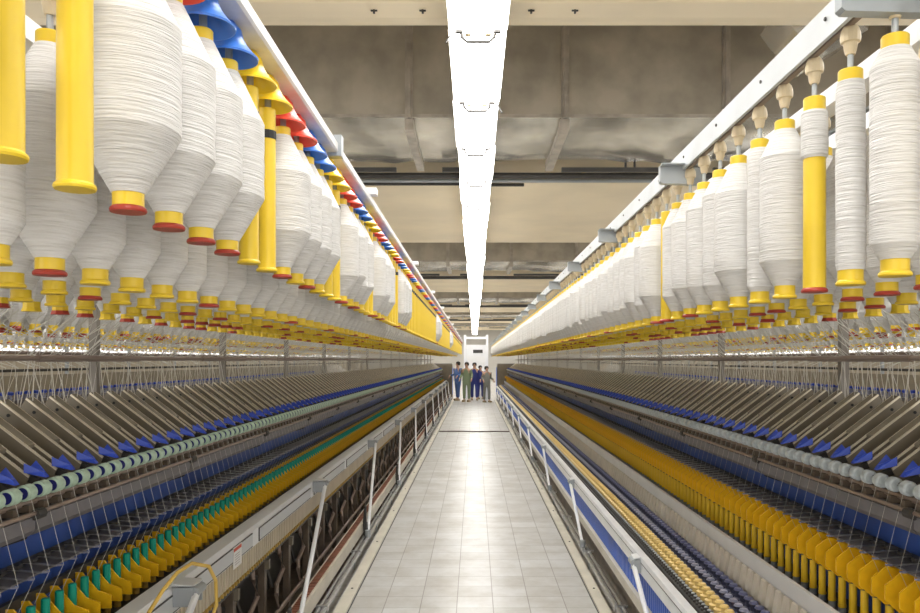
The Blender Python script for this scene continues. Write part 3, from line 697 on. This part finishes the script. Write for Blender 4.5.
    # yarn ends between rollers and lappets, strands from the creel to the arms
    b = MB().tube([(s*1.268, 0, Z(0.40)), (s*1.222, 0.01, Z(0.607)), (s*1.262, 0.004, Z(0.70))], 0.00065, 'strand', 3); me = b.mesh('yarn_end'); rest = MB()
    for k, y in enumerate(ys):
        if k < 150: tag(ob('yarn_end', me, None, (0, y, 0)), 'fine white yarn below rollers, %s from near end of the %s machine' % (ordn(k+1), side) if k < 40 else 'far fine white yarn running down from the %s machine\'s rollers' % side, 'yarn', 'yarn ends on the %s machine' % side)
        elif k < 300: rest.add(b, (0, y, 0))
    tag(ob('distant_yarn_ends', rest), 'fine far yarns running down from the %s machine\'s rollers' % side, 'yarn', kind='stuff')
    vs = []
    for j in range(8):
        x = [1.46, 1.30, 1.48, 1.40][j % 4]; rr = random.Random(j+10*s); dy = (-1)**j*rr.uniform(0.05, 0.17)
        vs.append(MB().tube([(s*(x+0.02), dy, H+0.165), (s*1.60, dy*0.4 + rr.uniform(-.05, .05), H+0.02), (s*1.585, 0.0, Z(0.165))], 0.0021, 'strand', 4))
    mes = [v.mesh('roving_strand') for v in vs]; rest = MB()
    for k, y in enumerate(row(1.6, P, 22)):
        j = (k*3+k//5) % 8
        if k < 150: tag(ob('roving_strand', mes[j], None, (0, y, 0)), 'white roving strand to a drafting arm, %s from near end below %s creel' % (ordn(k+1), side) if k < 40 else 'far white roving strand below the %s creel' % side, 'strand', 'roving strands below the %s creel' % side)
        else: rest.add(vs[j], (0, y, 0))
    # far-side strands form the lattice seen beyond the rod
    for k, y in enumerate(row(2.0, P, 20)):
        for q in (-1, 1): rest.tube([(s*1.50, y+q*0.13, H+0.165), (s*1.62, y, H+0.012), (s*1.63, y-q*0.04, Z(0.17))], 0.0014, 'strand', 3)
        rest.tube([(s*(2.03+0.19*(k % 3)), y + R.uniform(-.12, .12), H+0.165), (s*1.72, y+R.uniform(-.04, .04), H-0.03), (s*1.76, y, Z(0.18))], 0.002, 'strand', 3)
    tag(ob('distant_roving_strands', rest), 'lattice of fine strands behind and beyond the guide rod on the %s' % side, 'strands', kind='stuff')
    # neighbouring machine beyond
    nb = thing('neighbour_spinning_frame', 'neighbouring spinning machine glimpsed beyond the %s creel' % side, 'spinning machine', (s*5.0, 0, 0))
    Xn = lambda x: s*(x-5.0)
    ob('machine_body', MB().box(Xn(4.75), Xn(5.25), 2, 28, 0, Z(0.42), 'tan'), nb)
    b = MB(); b.box(Xn(4.64), Xn(4.75), 2, 28, Z(0.44), Z(0.41), 'bar')
    for y in row(3.5, 0.15, 22): b.lathe([(0.03, -0.02), (0.03, 0.02)], 'pegtip', 8, (Xn(4.63), y, Z(0.38)), axis='y'); b.lathe([(0.022, -0.03), (0.022, 0.03)], 'bluenose', 6, (Xn(4.66), y+0.075, Z(0.34)), axis='y')
    ob('roller_row', b, nb)
    ob('creel_rail', MB().box(Xn(4.03), Xn(4.08), 2, 28, H+0.6, H+0.65, 'whitemetal'), nb)
    ob('creel_rail', MB().box(Xn(5.58), Xn(5.63), 2, 28, H+0.6, H+0.65, 'whitemetal'), nb)
    ob('cover', MB().prism([(Xn(4.72), Z(0.40)), (Xn(4.98), Z(0.17)), (Xn(5.02), Z(0.17)), (Xn(5.02), Z(0.42)), (Xn(4.72), Z(0.42))], 2, 28, 'tan'), nb)
    for y in row(2.6, 1.68, 28): ob('post', MB().box(-0.017, 0.017, y-0.017, y+0.017, Z(0.2), H+0.65, 'greymetal'), nb)
    for y in row(2.6, 1.68, 28): ob('cross_arm', MB().box(Xn(4.03), Xn(5.63), y-0.012, y+0.012, H+0.65, H+0.68, 'alu'), nb)

# sticker on the left beam, yellow cable loop
st = MB(); st.box(-1.0735, -1.072, 3.38, 3.50, H-0.935, H-0.838, 'paper'); st.box(-1.072, -1.0712, 3.385, 3.495, H-0.858, H-0.843, 'redprint')
for k in range(5): st.box(-1.072, -1.0714, 3.40, 3.47, H-0.876-0.011*k, H-0.873-0.011*k, 'greyprint')
tag(ob('warning_sticker', st), 'white sticker with a red stripe on the left silver beam', 'sticker')
pts = [(-1.045, 2.30, H-0.86), (-1.034, 2.42, H-0.80), (-1.004, 2.45, H-0.742), (-0.978, 2.50, H-0.70), (-0.960, 2.58, H-0.690), (-0.930, 2.66, H-0.722), (-0.940, 2.76, H-0.80), (-0.950, 2.80, H-0.90), (-0.985, 2.80, H-1.0)]
tag(ob('yellow_cable', MB().tube(pts, 0.0065, 'cable', 8), smooth=True), 'yellow cable looped around the nearest left strut bracket', 'cable')

# ------------------------------------------------------------------ far end: gantry, cabinet, people
g = thing('white_gantry', 'white upright gantry frame standing at the far end of the aisle', 'frame', (0.06, 32.0, 0))
for x in (-0.46, 0.47): ob('post', MB().box(x-0.05, x+0.05, -0.05, 0.05, 0, 2.66, 'whitemetal'), g)
ob('crossbar', MB().box(-0.42, 0.43, -0.03, 0.03, 2.48, 2.58, 'whitemetal'), g)
c = thing('control_cabinet', 'pale grey control cabinet with a dark display behind the far people', 'cabinet', (0.07, 32.6, 0))
ob('cabinet_body', MB().box(-0.42, 0.42, 0, 0.4, 0, 2.25, 'whitemetal'), c)
ob('display', MB().box(-0.13, 0.28, -0.012, 0, 1.90, 2.04, 'dark'), c)
ob('cabinet_door', MB().box(-0.38, 0.38, -0.010, 0, 0.1, 1.75, 'lampwhite'), c)
for s in (-1, 1):
    t = thing('machine_head', 'grey and blue drive cabinet closing the far end of the %s machine' % ('left' if s < 0 else 'right'), 'cabinet', (s*1.45, 30.6, 0))
    ob('cabinet_body', MB().box(-0.52, 0.55, 0, 1.2, 0, 1.42, 'tan').box(-0.50, 0.53, 0.02, 1.18, 1.42, 1.46, 'postmetal'), t)
    ob('side_panel', MB().box(s*-0.555, s*-0.545, 0.1, 1.1, 0.2, 1.3, 'bluebright'), t)

def skinned(name, verts, edges, radii, m, parent, lvl=1, root=0):
    me = bpy.data.meshes.new(name); me.from_pydata(verts, edges, []); me.update()
    o = bpy.data.objects.new(name, me); C.objects.link(o); o.parent = parent
    sm = o.modifiers.new('skin', 'SKIN'); sm.use_smooth_shade = True
    if not me.skin_vertices: 
        bpy.context.view_layer.objects.active = o
    for i, r in enumerate(radii): me.skin_vertices[0].data[i].radius = (r, r) if not isinstance(r, tuple) else r
    me.skin_vertices[0].data[root].use_root = True
    su = o.modifiers.new('sub', 'SUBSURF'); su.levels = lvl; su.render_levels = lvl
    me.materials.append(m); return o
def person(loc, rot, h, cloth, label, stride=0.0, arm=0.0):
    t = thing('person', label, 'person', loc, 'workers at the far end of the aisle'); t.rotation_euler = (0, 0, rot); t.scale = (h/1.7,)*3
    V = [(0,0,0.92), (0,0,1.15), (0,0,1.36), (0,0,1.46), (0,-0.01,1.54), (0,-0.015,1.64), (0,0,1.70)]
    E = [(0,1), (1,2), (2,3), (3,4), (4,5), (5,6)]; Rr = [(0.15, 0.11), (0.14, 0.10), (0.15, 0.10), 0.055, 0.075, 0.085, 0.05]
    def chain(start, pts, rs):
        p = start
        for q, r in zip(pts, rs): V.append(q); Rr.append(r); E.append((p, len(V)-1)); p = len(V)-1
        return p
    ends = []
    for s in (-1, 1):
        st_ = stride*s
        chain(0, [(s*0.10, 0, 0.84), (s*0.11, -st_*0.5-0.01, 0.48), (s*0.11, -st_*0.7, 0.10), (s*0.12, -st_*0.7-0.14, 0.035)], [0.085, 0.06, 0.042, 0.038])
        w = (s*0.27, -0.08-arm*0.3, 0.95+arm*0.3); e = chain(2, [(s*0.18, 0, 1.37), (s*0.235, 0.02, 1.15), w, (w[0], w[1]-0.05, w[2]-0.06)], [0.06, 0.045, 0.03, 0.034])
        for f in range(4): chain(e, [(w[0]+(f-1.5)*0.018, w[1]-0.07, w[2]-0.10), (w[0]+(f-1.5)*0.019, w[1]-0.075, w[2]-0.135+0.006*abs(f-1))], [0.009, 0.008])
        chain(e, [(w[0]-s*0.035, w[1]-0.075, w[2]-0.075)], [0.010])
    body = skinned('body', V, E, Rr, M['skin'], t)
    # clothing as one slightly fuller skin
    Vc = [(0,0,0.90), (0,0,1.15), (0,0,1.36), (0,0,1.43)]; Ec = [(0,1), (1,2), (2,3)]; Rc = [(0.175, 0.13), (0.165, 0.125), (0.17, 0.12), 0.075]
    for s in (-1, 1):
        st_ = stride*s; n0 = len(Vc)
        Vc += [(s*0.10, 0, 0.82), (s*0.11, -st_*0.5-0.01, 0.48), (s*0.11, -st_*0.7, 0.11)]; Ec += [(0, n0), (n0, n0+1), (n0+1, n0+2)]; Rc += [0.105, 0.08, 0.07]
        n0 = len(Vc); w = (s*0.27, -0.08-arm*0.3, 0.95+arm*0.3)
        Vc += [(s*0.18, 0, 1.37), (s*0.235, 0.02, 1.15), w]; Ec += [(2, n0), (n0, n0+1), (n0+1, n0+2)]; Rc += [0.075, 0.06, 0.045]
    skinned('work_clothes', Vc, Ec, Rc, M[cloth], t)
    b = MB(); b.lathe([(0.05, -0.10), (0.098, -0.06), (0.102, 0.0), (0.085, 0.055), (0.03, 0.085)], 'hair', 14, (0, 0.022, 1.645)); ob('hair', b, t, smooth=True)
    b = MB()
    for s in (-1, 1): b.lathe([(0.004, -0.006), (0.011, 0), (0.004, 0.006)], 'black', 8, (s*0.03, -0.088, 1.60), axis='y')
    ob('eyes', b, t)
    b = MB(); b.prism([(-0.010, 1.555), (0.010, 1.555), (0.004, 1.60), (-0.004, 1.60)], -0.112, -0.080, 'skin'); ob('nose', b, t)
    b = MB().box(-0.022, 0.022, -0.094, -0.084, 1.528, 1.534, 'redprint'); ob('mouth', b, t)
    for s in (-1, 1):
        st_ = stride*s; b = MB(); b.prism([(-0.05, 0.0), (0.05, 0.0), (0.045, 0.05), (0.02, 0.085), (-0.02, 0.085), (-0.045, 0.05)], -0.20, 0.07, 'shoe'); ob('shoe', b, t, (s*0.115, -st_*0.7, 0))
try:
    person((0.0, 30.2, 0), 0.0, 1.48, 'cloth_navy', 'person in navy work clothes standing at the centre of the far aisle end', 0.12)
    person((0.24, 31.0, 0), 0.3, 1.36, 'cloth_navy', 'shorter person in navy standing just right of the central figure', 0.05)
    person((-0.30, 29.2, 0), -0.3, 1.50, 'cloth_green', 'person in olive green clothes left of the navy figure', 0.0, 0.2)
    person((0.46, 28.8, 0), 0.4, 1.35, 'cloth_grey', 'person in grey-olive clothes at the right of the far aisle end', 0.08, 0.4)
    person((-0.66, 30.1, 0), -0.9, 1.52, 'cloth_blue', 'person in blue clothes at the far left beside the machine end', 0.1, 0.5)
except Exception as e:
    import traceback; traceback.print_exc()

# ------------------------------------------------------------------ world, camera, view
w = bpy.data.worlds.new('hall_air'); bpy.context.scene.world = w; w.use_nodes = True
w.node_tree.nodes['Background'].inputs[0].default_value = (1, 0.98, 0.95, 1); w.node_tree.nodes['Background'].inputs[1].default_value = 1.0
cam = bpy.data.cameras.new('camera'); co = bpy.data.objects.new('camera', cam); C.objects.link(co)
co.location = (0, 0, H); co.rotation_euler = (PI/2, 0, 0)
cam.sensor_width = 36; cam.lens = 760/920*36; cam.shift_x = -14.5/920; cam.shift_y = 53.5/920
cam.clip_start = 0.05; cam.clip_end = 200
sc = bpy.context.scene; sc.camera = co
sc.view_settings.view_transform = 'Standard'; sc.view_settings.look = 'None'; sc.view_settings.gamma = 1; sc.view_settings.use_curve_mapping = False
sc.view_settings.exposure = 1.1
